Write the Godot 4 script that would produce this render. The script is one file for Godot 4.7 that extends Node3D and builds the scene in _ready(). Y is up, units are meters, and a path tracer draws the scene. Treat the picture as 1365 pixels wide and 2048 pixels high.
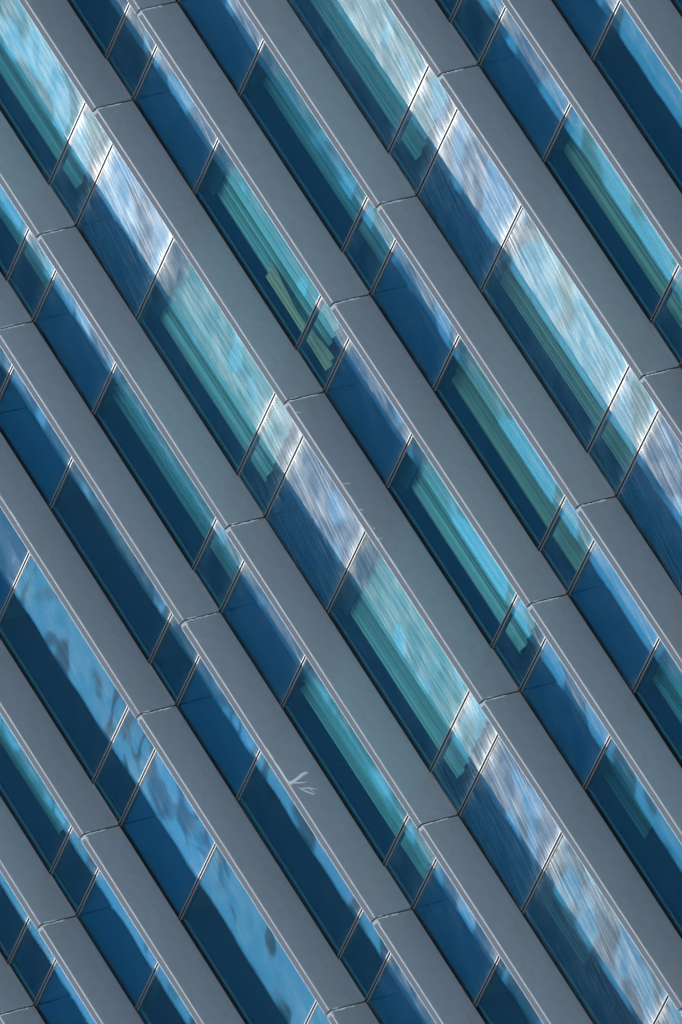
extends Node3D
# A tower facade of blue glass between grey vertical fins, seen from the street with the camera rolled.
# Metres, y up; the facade lies in the plane z = 0, fins stand out towards +z.

const H := 3.5            # storey height
const WIDE := 1.7034      # bay widths: every third bay is wide
const SLIM := 1.3078
const DEEP := 0.3973      # how far a fin stands out
const CREASE := 0.003      # the panels' faces are folded very slightly
const TIP := Vector2(-0.059, 0.418)   # the fin's outer lip, from its right face at the glass
const VENT_TOP := 0.507   # transom heights above each storey joint
const VISION_TOP := 2.3736
const BASE := 67.8        # height of storey joint 0 above the street
const ROWS := {2: [2, 7], 1: [1, 8], 0: [-3, 10], -1: [-2, 13], -2: [1, 11], -3: [4, 8]}   # bays built on each storey

var M := {}
var rng := RandomNumberGenerator.new()
var tower: Node3D
var meshes := {}


func _ready() -> void:
	rng.seed = 20417
	# ---- camera
	var cam := Camera3D.new()
	cam.name = "camera"
	cam.transform = Transform3D(Basis(Vector3(0.3063850940, -0.4833943660, -0.8200354024), Vector3(0.6419582839, 0.7410104492, -0.1969595786), Vector3(0.7028639527, -0.4660831406, 0.5373535738)).orthonormalized(), Vector3(99.63327406, BASE - 66.2033798, 75.43503636))
	cam.fov = rad_to_deg(2.0 * atan(1024.0 / 32104.45133))
	cam.near = 1.0
	cam.far = 6000.0
	add_child(cam)
	# ---- sky, sun, exposure
	var sky_mat := ProceduralSkyMaterial.new()
	sky_mat.sky_top_color = Color(0.45, 0.57, 0.68)
	sky_mat.sky_horizon_color = Color(0.78, 0.82, 0.85)
	sky_mat.sky_curve = 0.12
	sky_mat.ground_bottom_color = Color(0.16, 0.20, 0.25)
	sky_mat.ground_horizon_color = Color(0.50, 0.60, 0.70)
	sky_mat.sun_angle_max = 32.0
	sky_mat.sun_curve = 0.12
	sky_mat.sky_cover = cloud_cover()
	sky_mat.sky_cover_modulate = Color(1.5, 1.53, 1.56, 1.0)
	sky_mat.energy_multiplier = 1.45
	var sky := Sky.new()
	sky.sky_material = sky_mat
	var env := Environment.new()
	env.background_mode = Environment.BG_SKY
	env.sky = sky
	env.tonemap_mode = Environment.TONE_MAPPER_LINEAR
	env.tonemap_exposure = 0.66
	env.sdfgi_enabled = true
	env.ssao_enabled = true
	env.ssil_enabled = true
	var world := WorldEnvironment.new()
	world.name = "daylight"
	world.environment = env
	add_child(world)
	var sun := DirectionalLight3D.new()
	sun.name = "sun"
	sun.light_energy = 1.6
	sun.light_color = Color(1.0, 0.98, 0.95)
	sun.light_angular_distance = 0.5
	sun.shadow_enabled = true
	sun.transform.basis = Basis.looking_at(-Vector3(-0.71, 0.57, 0.47).normalized(), Vector3.UP)
	add_child(sun)

	make_materials()
	# ---- ground
	var gst := start()
	quad(gst, Vector3(-3000, 0, -3000), Vector3(3000, 0, -3000), Vector3(3000, 0, 3000), Vector3(-3000, 0, 3000))
	var ground := part("ground", gst, M.paving, self)
	ground.set_meta("kind", "structure")
	ground.set_meta("label", "flat grey paving out of view around the foot of the tower, made pale to bounce light")
	# ---- the tower
	tower = Node3D.new()
	tower.name = "glass_tower"
	tower.set_meta("label", "tower facade of blue glass bays between projecting grey vertical metal fins")
	tower.set_meta("category", "building")
	add_child(tower)
	build_structure()
	build_fins()
	build_bays()
	build_rooms()


# ------------------------------------------------------------------ helpers
func start() -> SurfaceTool:
	var st := SurfaceTool.new()
	st.begin(Mesh.PRIMITIVE_TRIANGLES)
	st.set_smooth_group(-1)
	return st


func quad(st: SurfaceTool, a: Vector3, b: Vector3, c: Vector3, d: Vector3) -> void:   # clockwise seen from the front
	for p in [a, b, c, a, c, d]:
		st.add_vertex(p)


func box(st: SurfaceTool, lo: Vector3, hi: Vector3) -> void:
	var p := []
	for k in 8:
		p.append(Vector3(hi.x if k & 1 else lo.x, hi.y if k & 2 else lo.y, hi.z if k & 4 else lo.z))
	quad(st, p[4], p[6], p[7], p[5])
	quad(st, p[1], p[3], p[2], p[0])
	quad(st, p[5], p[7], p[3], p[1])
	quad(st, p[0], p[2], p[6], p[4])
	quad(st, p[6], p[2], p[3], p[7])
	quad(st, p[0], p[4], p[5], p[1])


func prism(st: SurfaceTool, outline: Array, y0: float, y1: float) -> void:   # outline of Vector2(x, z), counter-clockwise from above with z down the page
	var n := outline.size()
	for k in n:
		var a: Vector2 = outline[k]
		var b: Vector2 = outline[(k + 1) % n]
		quad(st, Vector3(a.x, y0, a.y), Vector3(a.x, y1, a.y), Vector3(b.x, y1, b.y), Vector3(b.x, y0, b.y))
	for k in range(1, n - 1):
		for p in [outline[0], outline[k + 1], outline[k]]:
			st.add_vertex(Vector3(p.x, y1, p.y))
		for p in [outline[0], outline[k], outline[k + 1]]:
			st.add_vertex(Vector3(p.x, y0, p.y))


func finish(st: SurfaceTool) -> ArrayMesh:
	st.generate_normals()
	return st.commit()


func put(called: String, mesh: Mesh, m: Material, parent: Node, at := Vector3.ZERO) -> MeshInstance3D:
	var o := MeshInstance3D.new()
	o.name = called
	o.mesh = mesh
	o.material_override = m
	o.position = at
	o.cast_shadow = GeometryInstance3D.SHADOW_CASTING_SETTING_ON
	parent.add_child(o, true)
	return o


func part(called: String, st: SurfaceTool, m: Material, parent: Node, at := Vector3.ZERO) -> MeshInstance3D:
	return put(called, finish(st), m, parent, at)


func fin_x(i: int) -> float:
	var x := 0.0
	if i >= 5:
		for g in range(5, i):
			x += WIDE if posmod(g, 3) == 2 else SLIM
	else:
		for g in range(i, 5):
			x -= WIDE if posmod(g, 3) == 2 else SLIM
	return x


func level(k: int) -> float:
	return BASE + k * H


func bay_width(i: int) -> float:
	return WIDE if posmod(i, 3) == 2 else SLIM


# ------------------------------------------------------------------ sky and materials
func noise_of(s: int, freq: float, octaves := 4, kind := FastNoiseLite.TYPE_SIMPLEX_SMOOTH) -> FastNoiseLite:
	var n := FastNoiseLite.new()
	n.seed = s
	n.noise_type = kind
	n.frequency = freq
	n.fractal_type = FastNoiseLite.FRACTAL_FBM if octaves > 1 else FastNoiseLite.FRACTAL_NONE
	n.fractal_octaves = octaves
	return n


func cloud_cover() -> ImageTexture:
	# high broken cloud: transparent gaps, thin veils, bright cores
	var w := 4096
	var h := 2048
	var im := noise_of(91, 0.036, 4).get_seamless_image(w, h, false, false, 0.1, true)
	im.convert(Image.FORMAT_L8)
	var src := im.get_data()
	var lut := PackedByteArray()
	lut.resize(512)
	for v in 256:
		var t := clampf((v / 255.0 - 0.455) / 0.12, 0.0, 1.0)
		t = t * t * (3.0 - 2.0 * t)
		lut[v * 2] = 255
		lut[v * 2 + 1] = int(255.0 * (0.22 + 0.78 * t))
	var out := PackedByteArray()
	out.resize(w * h * 2)
	for k in w * h:
		var v := src[k] * 2
		out[k * 2] = lut[v]
		out[k * 2 + 1] = lut[v + 1]
	return ImageTexture.create_from_image(Image.create_from_data(w, h, false, Image.FORMAT_LA8, out))


func stretched(s: int, freq: float, w: int, h: int, from_h: int, octaves := 2) -> PackedByteArray:
	var im := noise_of(s, freq, octaves).get_seamless_image(w, from_h, false, false, 0.2, true)
	im.convert(Image.FORMAT_L8)
	im.resize(w, h, Image.INTERPOLATE_CUBIC)
	return im.get_data()


func dust_texture(s: int, streak: float, grain: float, patch: float) -> ImageTexture:
	var w := 512
	var h := 1024
	var a := stretched(s, 0.16, w, h, 14, 3)
	var b := stretched(s + 1, 0.06, w, h, 10)
	var c := stretched(s + 2, 0.008, w, h, h, 4)
	var d := stretched(s + 3, 0.35, w, h, h, 2)
	var out := PackedByteArray()
	out.resize(w * h * 4)
	for k in w * h:
		var fine := a[k] / 255.0
		var broad := b[k] / 255.0
		var p := lerpf(1.0, smoothstep(0.25, 0.8, c[k] / 255.0) * 1.5, patch)
		var g := d[k] / 255.0
		var t := streak * (0.12 + 2.5 * pow(fine, 4.0) + 0.35 * broad * broad) + grain * g * g
		t *= p
		out[k * 4] = 58
		out[k * 4 + 1] = 112
		out[k * 4 + 2] = 138
		out[k * 4 + 3] = int(clampf(t, 0.0, 1.0) * 255.0)
	return ImageTexture.create_from_image(Image.create_from_data(w, h, false, Image.FORMAT_RGBA8, out))


func paint(linear: Color, rough: float, metal := 0.0, spec := 0.5) -> StandardMaterial3D:
	var m := StandardMaterial3D.new()
	m.albedo_color = linear.linear_to_srgb()
	m.roughness = rough
	m.metallic = metal
	m.metallic_specular = spec
	return m


func make_materials() -> void:
	# powder-coated fins: faint mottling and rain streaks, a soft sheen
	M.fin = paint(Color(1, 1, 1), 0.30, 0.35)
	var mott := noise_of(7, 0.02, 5).get_seamless_image(512, 512, false, false, 0.1, true)
	mott.convert(Image.FORMAT_L8)
	var mv := mott.get_data()
	var streaks := stretched(11, 0.06, 512, 512, 20)
	var grit := stretched(12, 0.45, 512, 512, 512, 1)
	var px := PackedByteArray()
	px.resize(512 * 512 * 3)
	for k in 512 * 512:
		var t := 0.95 + 0.05 * mv[k] / 255.0 + 0.025 * streaks[k] / 255.0 + 0.03 * grit[k] / 255.0
		px[k * 3] = int(147.0 * t)
		px[k * 3 + 1] = int(153.5 * t)
		px[k * 3 + 2] = int(158.0 * t)
	M.fin.albedo_texture = ImageTexture.create_from_image(Image.create_from_data(512, 512, false, Image.FORMAT_RGB8, px))
	M.fin.uv1_triplanar = true
	M.fin.uv1_world_triplanar = true
	M.fin.uv1_scale = Vector3(0.7, 0.7, 0.7)
	for v in 3:
		var m: StandardMaterial3D = M.fin.duplicate()
		var t := [1.0, 0.985, 0.965][v] as float
		m.albedo_color = Color(t, t, t * 1.005)
		m.uv1_offset = Vector3(v * 0.31, v * 0.17, v * 0.23)
		M["fin%d" % v] = m
	M.nose = paint(Color(0.075, 0.09, 0.115), 0.5, 0.1)
	M.trim = paint(Color(0.34, 0.37, 0.40), 0.4, 0.3)
	M.transom = paint(Color(0.22, 0.24, 0.26), 0.4, 0.3)
	M.gasket = paint(Color(0.006, 0.007, 0.009), 0.8, 0.0, 0.2)
	M.sealant = paint(Color(0.50, 0.57, 0.58), 0.7)
	M.plug = paint(Color(0.26, 0.29, 0.31), 0.7)
	M.scuff = paint(Color(0.58, 0.64, 0.64), 0.8)
	# glass
	M.glass = StandardMaterial3D.new()
	M.glass.transparency = BaseMaterial3D.TRANSPARENCY_ALPHA
	var white := Image.create(4, 4, false, Image.FORMAT_RGB8)
	white.fill(Color(1, 1, 1))
	M.glass.albedo_texture = ImageTexture.create_from_image(white)
	M.glass.albedo_color = Color(0.22, 0.59, 0.765, 0.135)   # blue solar coating: a faint tinted mirror
	M.glass.roughness = 0.015
	M.glass.metallic = 1.0
	M.backpan = paint(Color(0.0003, 0.038, 0.105), 0.85, 0.0, 0.0)
	for q in [["dust_light", 0.55, 0.35, 0.5, 0.20, 301], ["dust_medium", 0.75, 0.3, 0.5, 0.46, 401], ["dust_heavy", 0.95, 0.25, 0.35, 0.88, 501]]:
		var m := StandardMaterial3D.new()
		m.transparency = BaseMaterial3D.TRANSPARENCY_ALPHA
		m.albedo_texture = dust_texture(q[5], q[1], q[2], q[3])
		m.albedo_color = Color(1, 1, 1, q[4])
		m.vertex_color_use_as_albedo = true
		m.roughness = 0.36
		m.metallic_specular = 0.7
		M[q[0]] = m
	# inside
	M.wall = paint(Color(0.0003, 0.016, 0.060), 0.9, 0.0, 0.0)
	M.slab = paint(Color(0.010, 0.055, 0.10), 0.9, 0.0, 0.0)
	M.frame = paint(Color(0.015, 0.12, 0.14), 0.4, 0.0)
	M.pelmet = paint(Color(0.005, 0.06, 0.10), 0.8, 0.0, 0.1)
	M.paving = paint(Color(0.26, 0.27, 0.28), 0.9)  # unseen ground, kept pale to bounce light up onto the fins
	var pleat_shade := stretched(21, 0.09, 512, 64, 3, 3)   # light and shade of the pleats, painted on the curtains as lengthwise stripes
	var pleat_px := PackedByteArray()
	pleat_px.resize(512 * 64 * 3)
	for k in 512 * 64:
		var t := 0.58 + 0.42 * smoothstep(0.28, 0.72, pleat_shade[k] / 255.0)
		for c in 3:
			pleat_px[k * 3 + c] = int(255.0 * t)
	var cloth_map := ImageTexture.create_from_image(Image.create_from_data(512, 64, false, Image.FORMAT_RGB8, pleat_px))
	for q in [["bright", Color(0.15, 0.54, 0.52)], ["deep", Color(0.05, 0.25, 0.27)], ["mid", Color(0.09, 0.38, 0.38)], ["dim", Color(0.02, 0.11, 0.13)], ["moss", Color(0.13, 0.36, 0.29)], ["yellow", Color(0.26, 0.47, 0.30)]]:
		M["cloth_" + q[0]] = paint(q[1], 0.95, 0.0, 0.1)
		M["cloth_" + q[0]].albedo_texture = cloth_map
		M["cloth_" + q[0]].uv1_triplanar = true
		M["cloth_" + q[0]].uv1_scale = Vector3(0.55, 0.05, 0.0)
		M["cloth_" + q[0]].backlight_enabled = true
		M["cloth_" + q[0]].backlight = Color(0.15, 0.15, 0.15)


# ------------------------------------------------------------------ structure behind the glass
func build_structure() -> void:
	# plain core of the tower behind the rooms, added to block backlight, and the slabs between storeys
	var st := start()
	box(st, Vector3(-32, 0.01, -24), Vector3(32, 140, -3.2))
	part("added_core_wall", st, M.wall, tower)
	for k in ROWS:
		var r: Array = ROWS[k]
		var x0 := fin_x(r[0]) - 0.03
		var x1 := fin_x(r[1] + 1) + 0.03
		var s := start()
		box(s, Vector3(x0, VISION_TOP + 0.06, -3.195), Vector3(x1, H - 0.03, -0.10))
		part("floor_slab", s, M.slab, tower, Vector3(0, level(k), 0))


# ------------------------------------------------------------------ fins
func fin_meshes() -> Dictionary:
	var out := {}
	var y0 := 0.007
	var y1 := H - 0.007
	var b := 0.0035
	var st := start()   # the blade, its outer corners eased
	prism(st, [Vector2(0, DEEP - 0.012), Vector2(CREASE, 0.15), Vector2(0, -0.06), Vector2(TIP.x, -0.06), Vector2(TIP.x, TIP.y - 0.012), Vector2(TIP.x + 0.004, TIP.y - 0.008), Vector2(-0.004, DEEP - 0.008)], y0, y1)
	out.panel = finish(st)
	st = start()        # the nose cover between the two lips
	prism(st, [Vector2(TIP.x + 0.008, TIP.y - 0.009), Vector2(TIP.x + 0.008, TIP.y - 0.003), Vector2(-0.007, DEEP - 0.003), Vector2(-0.007, DEEP - 0.009)], y0, y1 - 0.034)
	out.nose = finish(st)
	for q in [["lip_out", Vector2(TIP.x + 0.0045, TIP.y - 0.0045)], ["lip_in", Vector2(-0.0045, DEEP - 0.0045)]]:
		st = start()
		var ring := []
		for a in 10:
			ring.append(q[1] - Vector2(cos(TAU * a / 10.0), sin(TAU * a / 10.0)) * Vector2(-1, 1) * b)
		for a in 10:
			var p: Vector2 = ring[a]
			var n: Vector2 = ring[(a + 1) % 10]
			st.set_smooth_group(0)
			quad(st, Vector3(p.x, y0, p.y), Vector3(p.x, y1 - 0.03, p.y), Vector3(n.x, y1 - 0.03, n.y), Vector3(n.x, y0, n.y))
		out[q[0]] = finish(st)
	st = start()        # black strip painting in the shadow line along the fin's root
	box(st, Vector3(0.0, y0, -0.03), Vector3(0.011, y1, 0.0075))
	out.root_shade = finish(st)
	st = start()        # pale sealant plug in the joint of the nose, and the dark joint behind the panel ends
	prism(st, [Vector2(TIP.x + 0.004, TIP.y - 0.016), Vector2(TIP.x + 0.004, TIP.y - 0.007), Vector2(-0.005, DEEP - 0.007), Vector2(-0.005, DEEP - 0.016)], y1 - 0.033, y1 - 0.008)
	out.plug = finish(st)
	st = start()
	prism(st, [Vector2(-0.010, -0.05), Vector2(TIP.x + 0.010, -0.05), Vector2(TIP.x + 0.010, TIP.y - 0.030), Vector2(-0.010, DEEP - 0.02)], -0.0065, 0.0065)
	out.joint = finish(st)
	return out


func smear(points: Array, widths: Array) -> ArrayMesh:   # a raised bead of dried sealant on a fin's right face; points are Vector2(y, z)
	var st := start()
	var n := points.size()
	var rows := []
	for k in n:
		var p: Vector2 = points[k]
		var d: Vector2 = (points[mini(k + 1, n - 1)] - points[maxi(k - 1, 0)]).normalized()
		var s := Vector2(-d.y, d.x) * float(widths[k]) * 0.42
		var f := CREASE * clampf((DEEP - 0.012 - p.y) / (DEEP - 0.162), 0.0, 1.0)
		rows.append([Vector3(f + 0.0004, p.x - s.x, p.y - s.y), Vector3(f + 0.0020, p.x, p.y), Vector3(f + 0.0004, p.x + s.x, p.y + s.y)])
	for k in n - 1:
		for e in 2:
			quad(st, rows[k][e], rows[k + 1][e], rows[k + 1][e + 1], rows[k][e + 1])
	return finish(st)


func wiggle(a: Vector2, b: Vector2, n: int, off: float, w0: float, w1: float) -> ArrayMesh:
	var pts := []
	var ws := []
	for k in n + 1:
		var t := k / float(n)
		pts.append(a.lerp(b, t) + Vector2(rng.randf_range(-off, off), 0))
		ws.append(0.001 if k == 0 or k == n else rng.randf_range(w0, w1))
	return smear(pts, ws)


func build_fins() -> void:
	var g := fin_meshes()
	for k in ROWS:
		for i in range(ROWS[k][0], ROWS[k][1] + 2):
			var at := Vector3(fin_x(i), level(k), 0)
			var panel := put("fin_panel", g.panel, M["fin%d" % (rng.randi() % 3)], tower, at)
			put("nose_cover", g.nose, M.nose, panel)
			put("edge_lip", g.lip_out, M.trim, panel)
			put("edge_lip", g.lip_in, M.trim, panel)
			put("root_shadow_strip", g.root_shade, M.gasket, panel)
			put("joint_plug", g.plug, M.plug, panel)
			put("joint_gasket", g.joint, M.gasket, panel)
			# untidy sealant along the joint below this panel
			var z1 := rng.randf_range(0.20, 0.36)
			put("sealant_smear", wiggle(Vector2(-0.012, 0.385), Vector2(-0.012, 0.385 - z1), 18, 0.004, 0.006, 0.024), M.sealant, panel)
			if rng.randf() < 0.6:
				put("sealant_smear", wiggle(Vector2(0.011, 0.36), Vector2(0.011, rng.randf_range(0.18, 0.33)), 7, 0.003, 0.006, 0.018), M.sealant, panel)
			if rng.randf() < 0.35:
				put("sealant_smear", wiggle(Vector2(-0.02, 0.382), Vector2(rng.randf_range(-0.10, -0.05), 0.380), 6, 0.0, 0.006, 0.02), M.sealant, panel)
			if i == 4 and k == -1:
				panel.set_meta("label", "grey fin panel with a pale forked scuff mark by its outer edge")
				var o := H   # marks measured from the joint above
				put("scuff_mark", smear([Vector2(o - 1.93, 0.388), Vector2(o - 1.915, 0.33), Vector2(o - 1.895, 0.27), Vector2(o - 1.868, 0.21), Vector2(o - 1.862, 0.165), Vector2(o - 1.872, 0.150)], [0.05, 0.034, 0.032, 0.036, 0.03, 0.004]), M.scuff, panel)
				put("scuff_mark", smear([Vector2(o - 1.925, 0.35), Vector2(o - 1.945, 0.30), Vector2(o - 1.955, 0.25), Vector2(o - 1.955, 0.215)], [0.02, 0.018, 0.012, 0.002]), M.scuff, panel)
				put("scuff_mark", smear([Vector2(o - 1.99, 0.325), Vector2(o - 2.045, 0.285), Vector2(o - 2.10, 0.225), Vector2(o - 2.085, 0.205)], [0.006, 0.018, 0.016, 0.004]), M.scuff, panel)
				put("scuff_mark", smear([Vector2(o - 2.08, 0.215), Vector2(o - 2.04, 0.225), Vector2(o - 2.005, 0.235)], [0.006, 0.012, 0.004]), M.scuff, panel)
				put("scuff_mark", smear([Vector2(o - 2.005, 0.32), Vector2(o - 2.015, 0.27), Vector2(o - 2.03, 0.22), Vector2(o - 2.06, 0.16)], [0.006, 0.014, 0.014, 0.003]), M.scuff, panel)
				put("scuff_mark", wiggle(Vector2(o - 1.50, 0.386), Vector2(o - 1.94, 0.388), 16, 0.0, 0.008, 0.026), M.scuff, panel)
			if i == 6 and k == -1:
				panel.set_meta("label", "grey fin panel with ragged sealant smeared down its outer edge")
				put("scuff_mark", wiggle(Vector2(H - 0.06, 0.386), Vector2(H - 2.1, 0.388), 40, 0.0, 0.003, 0.014), M.sealant, panel)
				for q in [[0.14, 0.06], [0.98, 0.09], [1.28, 0.05], [1.50, 0.04], [1.62, 0.05]]:
					put("scuff_mark", wiggle(Vector2(H - q[0], 0.388), Vector2(H - q[0] - 0.015, 0.385 - q[1]), 5, 0.006, 0.006, 0.018), M.sealant, panel)
			if i == 3 and k == 0:
				put("scuff_mark", wiggle(Vector2(H - 1.05, 0.386), Vector2(H - 1.25, 0.388), 9, 0.0, 0.008, 0.022), M.sealant, panel)


# ------------------------------------------------------------------ glass
func wave(x: float, y: float, w: float, h: float, n: FastNoiseLite) -> float:   # how far a pane bulges: held flat at its edges
	var e := clampf(minf(minf(x, w - x), minf(y, h - y)) / 0.16, 0.0, 1.0)
	return n.get_noise_2d(x * 100.0, y * 100.0) * 0.0017 * e * e * (3.0 - 2.0 * e)


func pane_mesh(w: float, h: float, v: int) -> Array:   # [pane, its film of dust]
	var key := "%.3f %.3f %d" % [w, h, v]
	if meshes.has(key):
		return meshes[key]
	var n := noise_of(700 + v * 13 + int(h * 10), 0.011, 2)
	var nx := int(w / 0.06)
	var ny := maxi(6, int(h / 0.06))
	var out := []
	for film in 2:
		var st := start()
		st.set_smooth_group(0)
		for j in ny + 1:
			for i in nx + 1:
				var x := w * i / nx
				var y := h * j / ny
				if film:
					var edge := minf(y, h - y)
					var a := 0.45 + 0.75 * exp(-edge / 0.05)
					a *= 0.75 + 0.25 * exp(-minf(x, w - x) / 0.05)
					st.set_color(Color(1, 1, 1, a))
					st.set_uv(Vector2((x - 0.21 * y) / 1.2 + v * 0.37, y / 2.4 + v * 0.23))
				st.add_vertex(Vector3(x, y, wave(x, y, w, h, n) + (0.0035 if film else 0.0)))
		var stride := nx + 1
		for j in ny:
			for i in nx:
				var a := j * stride + i
				for q in [a, a + stride, a + stride + 1, a, a + stride + 1, a + 1]:
					st.add_index(q)
		if not film:   # back face and edges, so that the pane is a sheet 8 mm thick
			var base := (nx + 1) * (ny + 1)
			for j in ny + 1:
				for i in nx + 1:
					var x := w * i / nx
					var y := h * j / ny
					st.add_vertex(Vector3(x, y, wave(x, y, w, h, n) - 0.008))
			for j in ny:
				for i in nx:
					var a := base + j * stride + i
					for q in [a, a + stride + 1, a + stride, a, a + 1, a + stride + 1]:
						st.add_index(q)
		st.generate_normals()
		out.append(st.commit())
	meshes[key] = out
	return out


func add_pane(called: String, i: int, y: float, h: float, dust: String) -> MeshInstance3D:
	var w := bay_width(i) + TIP.x - 0.004
	var got := pane_mesh(w, h, rng.randi() % 4)
	var o := put(called, got[0], M.glass, tower, Vector3(fin_x(i) + 0.002, y, 0))
	o.rotation = Vector3(rng.randf_range(-0.004, 0.004), rng.randf_range(-0.0035, 0.0035), 0)
	if dust:
		put("dust_film", got[1], M[dust], o)
	return o


func build_bays() -> void:
	for k in ROWS:
		for i in range(ROWS[k][0], ROWS[k][1] + 1):
			var x0 := fin_x(i)
			var w := bay_width(i) + TIP.x
			var y := level(k)
			var dust := "dust_heavy" if posmod(i, 3) == 2 else "dust_medium"
			if i < 4 and i + k * -1 < 5:
				dust = "dust_light"
			add_pane("vent_pane", i, y + 0.017, VENT_TOP - 0.034, dust)
			add_pane("vision_pane", i, y + VENT_TOP + 0.017, VISION_TOP - VENT_TOP - 0.034, "dust_heavy" if i == 8 or (i == 5 and k == -2) else ("dust_medium" if dust == "dust_heavy" else "dust_light"))
			add_pane("spandrel_pane", i, y + VISION_TOP + 0.017, H - VISION_TOP - 0.034, dust)
			var st := start()
			box(st, Vector3(0.003, VISION_TOP + 0.02, -0.06), Vector3(w - 0.003, H - 0.02, -0.03))
			put("back_panel", finish(st), M.backpan, tower, Vector3(x0, y, 0))
			# transoms: two bright rails with a dark gasket between
			for t in [0.0, VENT_TOP, VISION_TOP]:
				var key := "rail%d" % int(w * 1000)
				if not meshes.has(key):
					var r := start()
					for s in [-1.0, 1.0]:
						var c: float = s * 0.0140
						box(r, Vector3(0.001, c - 0.0026, -0.014), Vector3(w - 0.001, c + 0.0026, 0.0035))
					meshes[key] = finish(r)
					r = start()
					box(r, Vector3(0.001, -0.0114, -0.06), Vector3(w - 0.001, 0.0114, -0.004))
					meshes[key + "g"] = finish(r)
				var rail := put("transom", meshes[key], M.transom, tower, Vector3(x0, y + t, 0))
				put("gasket", meshes[key + "g"], M.gasket, rail)
			# opening frame round the vent pane, jambs behind the vision pane
			for q in [0.004, w - 0.012]:
				var f := start()
				box(f, Vector3(q, 0.018, 0.0045), Vector3(q + 0.008, VENT_TOP - 0.018, 0.012))
				part("vent_frame", f, M.transom, tower, Vector3(x0, y, 0))
			for q in [0.022, w - 0.035]:
				var f := start()
				box(f, Vector3(q, 0.02, -0.032), Vector3(q + 0.011, VISION_TOP - 0.02, -0.022))
				part("inner_jamb", f, M.frame, tower, Vector3(x0, y, 0))
		for i in range(ROWS[k][0], ROWS[k][1] + 2):
			var c := start()
			box(c, Vector3(TIP.x - 0.02, 0.0, -0.62), Vector3(0.02, VISION_TOP + 0.055, -0.08))
			part("party_wall", c, M.wall, tower, Vector3(fin_x(i), level(k), 0))


# ------------------------------------------------------------------ curtains and blinds
func drape(called: String, i: int, k: int, x0: float, x1: float, y0: float, y1: float, z: float, cloth: String, label: String, fold := 0.014, gather := 0.0) -> void:
	var st := start()
	st.set_smooth_group(0)
	var n := int((x1 - x0) / 0.012)
	var rows := 14
	var ph := rng.randf() * 6.0
	var fr := rng.randf_range(0.9, 1.1)
	for side in 2:
		for j in rows + 1:
			for q in n + 1:
				var t := q / float(n)
				var v := j / float(rows)
				var x := lerpf(x0, x1, t)
				x = lerpf(x, x0, gather * pow(sin(PI * clampf(v, 0.0, 1.0)), 2.0))
				var s := x * fr * 52.0 + ph
				var pleat := asin(0.985 * sin(s + 0.4 * sin(v * 2.0) + 0.9 * sin(s * 0.29))) / 1.4
				var d := fold * (1.1 * pleat + 0.5 * sin(s * 0.23 + 1.3 + v)) * (0.8 + 0.3 * (1.0 - v))
				st.add_vertex(Vector3(x, lerpf(y0, y1, v), z + d - side * 0.003))
	var stride := n + 1
	for side in 2:
		var base := side * stride * (rows + 1)
		for j in rows:
			for q in n:
				var a := base + j * stride + q
				var f := [a, a + stride, a + stride + 1, a, a + stride + 1, a + 1]
				if side:
					f.reverse()
				for e in f:
					st.add_index(e)
	var o := part(called, st, M["cloth_" + cloth], self, Vector3(fin_x(i), level(k), 0))
	o.set_meta("label", label)
	o.set_meta("category", "curtain" if called == "curtain" else "blind")
	o.set_meta("group", "curtains and blinds behind the glass")


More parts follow.
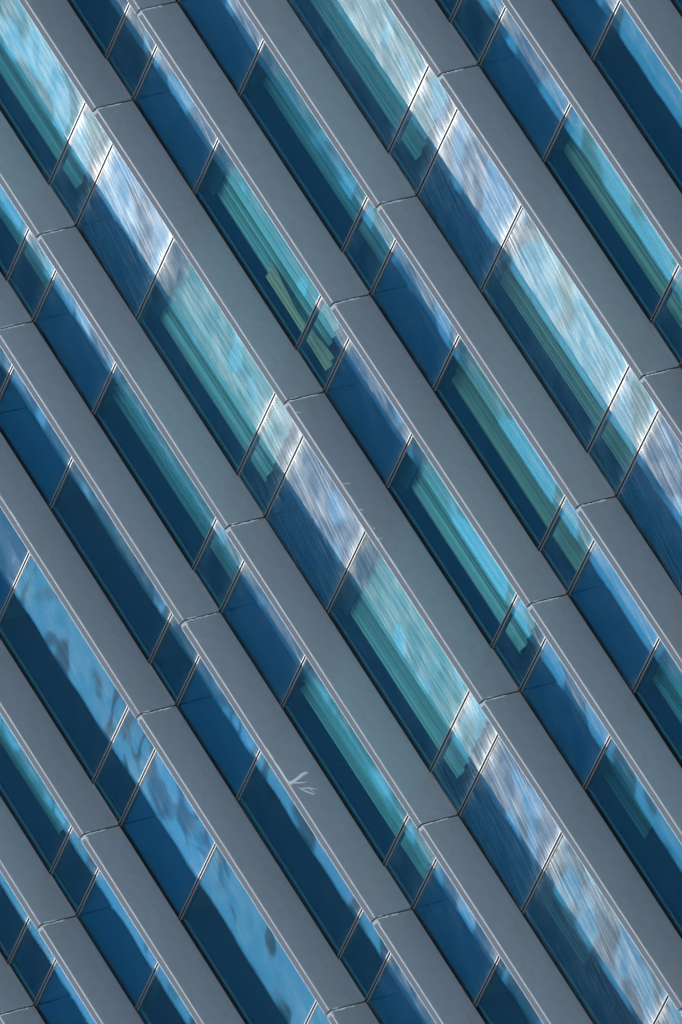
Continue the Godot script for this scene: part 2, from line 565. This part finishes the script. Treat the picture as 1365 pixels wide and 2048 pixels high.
func build_rooms() -> void:
	var top := VISION_TOP + 0.02
	var full := [[5, 1, "mid", "teal curtain in the wide window at the top left corner"],
		[5, 0, "bright", "bright teal curtain in the wide window left of the centre"],
		[5, -1, "bright", "bright teal curtain in the wide window right of the scuffed fin, below the centre"],
		[6, 0, "bright", "bright teal curtain beside a drape painted as a yellow glow in the narrow window above the centre"],
		[6, -1, "bright", "bright green pleated curtain in the narrow window right of the centre"],
		[8, 0, "mid", "teal curtain in the wide window at the top centre"]]
	for q in full:
		var w := bay_width(q[0])
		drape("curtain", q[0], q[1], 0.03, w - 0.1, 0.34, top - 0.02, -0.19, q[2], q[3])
		var st := start()
		box(st, Vector3(0.03, top - 0.13, -0.15), Vector3(w - 0.1, top + 0.02, -0.13))
		part("pelmet_board", st, M.pelmet, tower, Vector3(fin_x(q[0]), level(q[1]), 0))
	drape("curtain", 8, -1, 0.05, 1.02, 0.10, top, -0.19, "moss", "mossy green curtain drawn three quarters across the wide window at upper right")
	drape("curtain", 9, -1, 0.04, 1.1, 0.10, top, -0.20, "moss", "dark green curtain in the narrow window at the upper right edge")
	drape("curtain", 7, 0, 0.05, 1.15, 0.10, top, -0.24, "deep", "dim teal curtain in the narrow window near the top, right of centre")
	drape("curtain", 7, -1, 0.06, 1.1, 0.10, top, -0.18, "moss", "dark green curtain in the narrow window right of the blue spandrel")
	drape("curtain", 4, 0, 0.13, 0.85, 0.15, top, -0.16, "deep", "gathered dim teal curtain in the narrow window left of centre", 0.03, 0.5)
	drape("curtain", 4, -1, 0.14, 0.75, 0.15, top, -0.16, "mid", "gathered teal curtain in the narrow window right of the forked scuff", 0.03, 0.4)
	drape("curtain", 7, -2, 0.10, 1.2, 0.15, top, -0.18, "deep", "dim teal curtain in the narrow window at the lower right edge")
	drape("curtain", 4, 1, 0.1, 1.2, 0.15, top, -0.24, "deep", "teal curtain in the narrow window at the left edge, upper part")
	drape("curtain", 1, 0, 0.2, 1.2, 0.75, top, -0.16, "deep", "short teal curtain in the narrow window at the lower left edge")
	drape("curtain", 6, 0, 0.05, 0.22, 0.18, 1.30, -0.12, "yellow", "added yellow drape standing in for a warm glow low in the narrow window above the centre", 0.02, 0.25)  # added cloth, its yellow stands for a soft warm glow
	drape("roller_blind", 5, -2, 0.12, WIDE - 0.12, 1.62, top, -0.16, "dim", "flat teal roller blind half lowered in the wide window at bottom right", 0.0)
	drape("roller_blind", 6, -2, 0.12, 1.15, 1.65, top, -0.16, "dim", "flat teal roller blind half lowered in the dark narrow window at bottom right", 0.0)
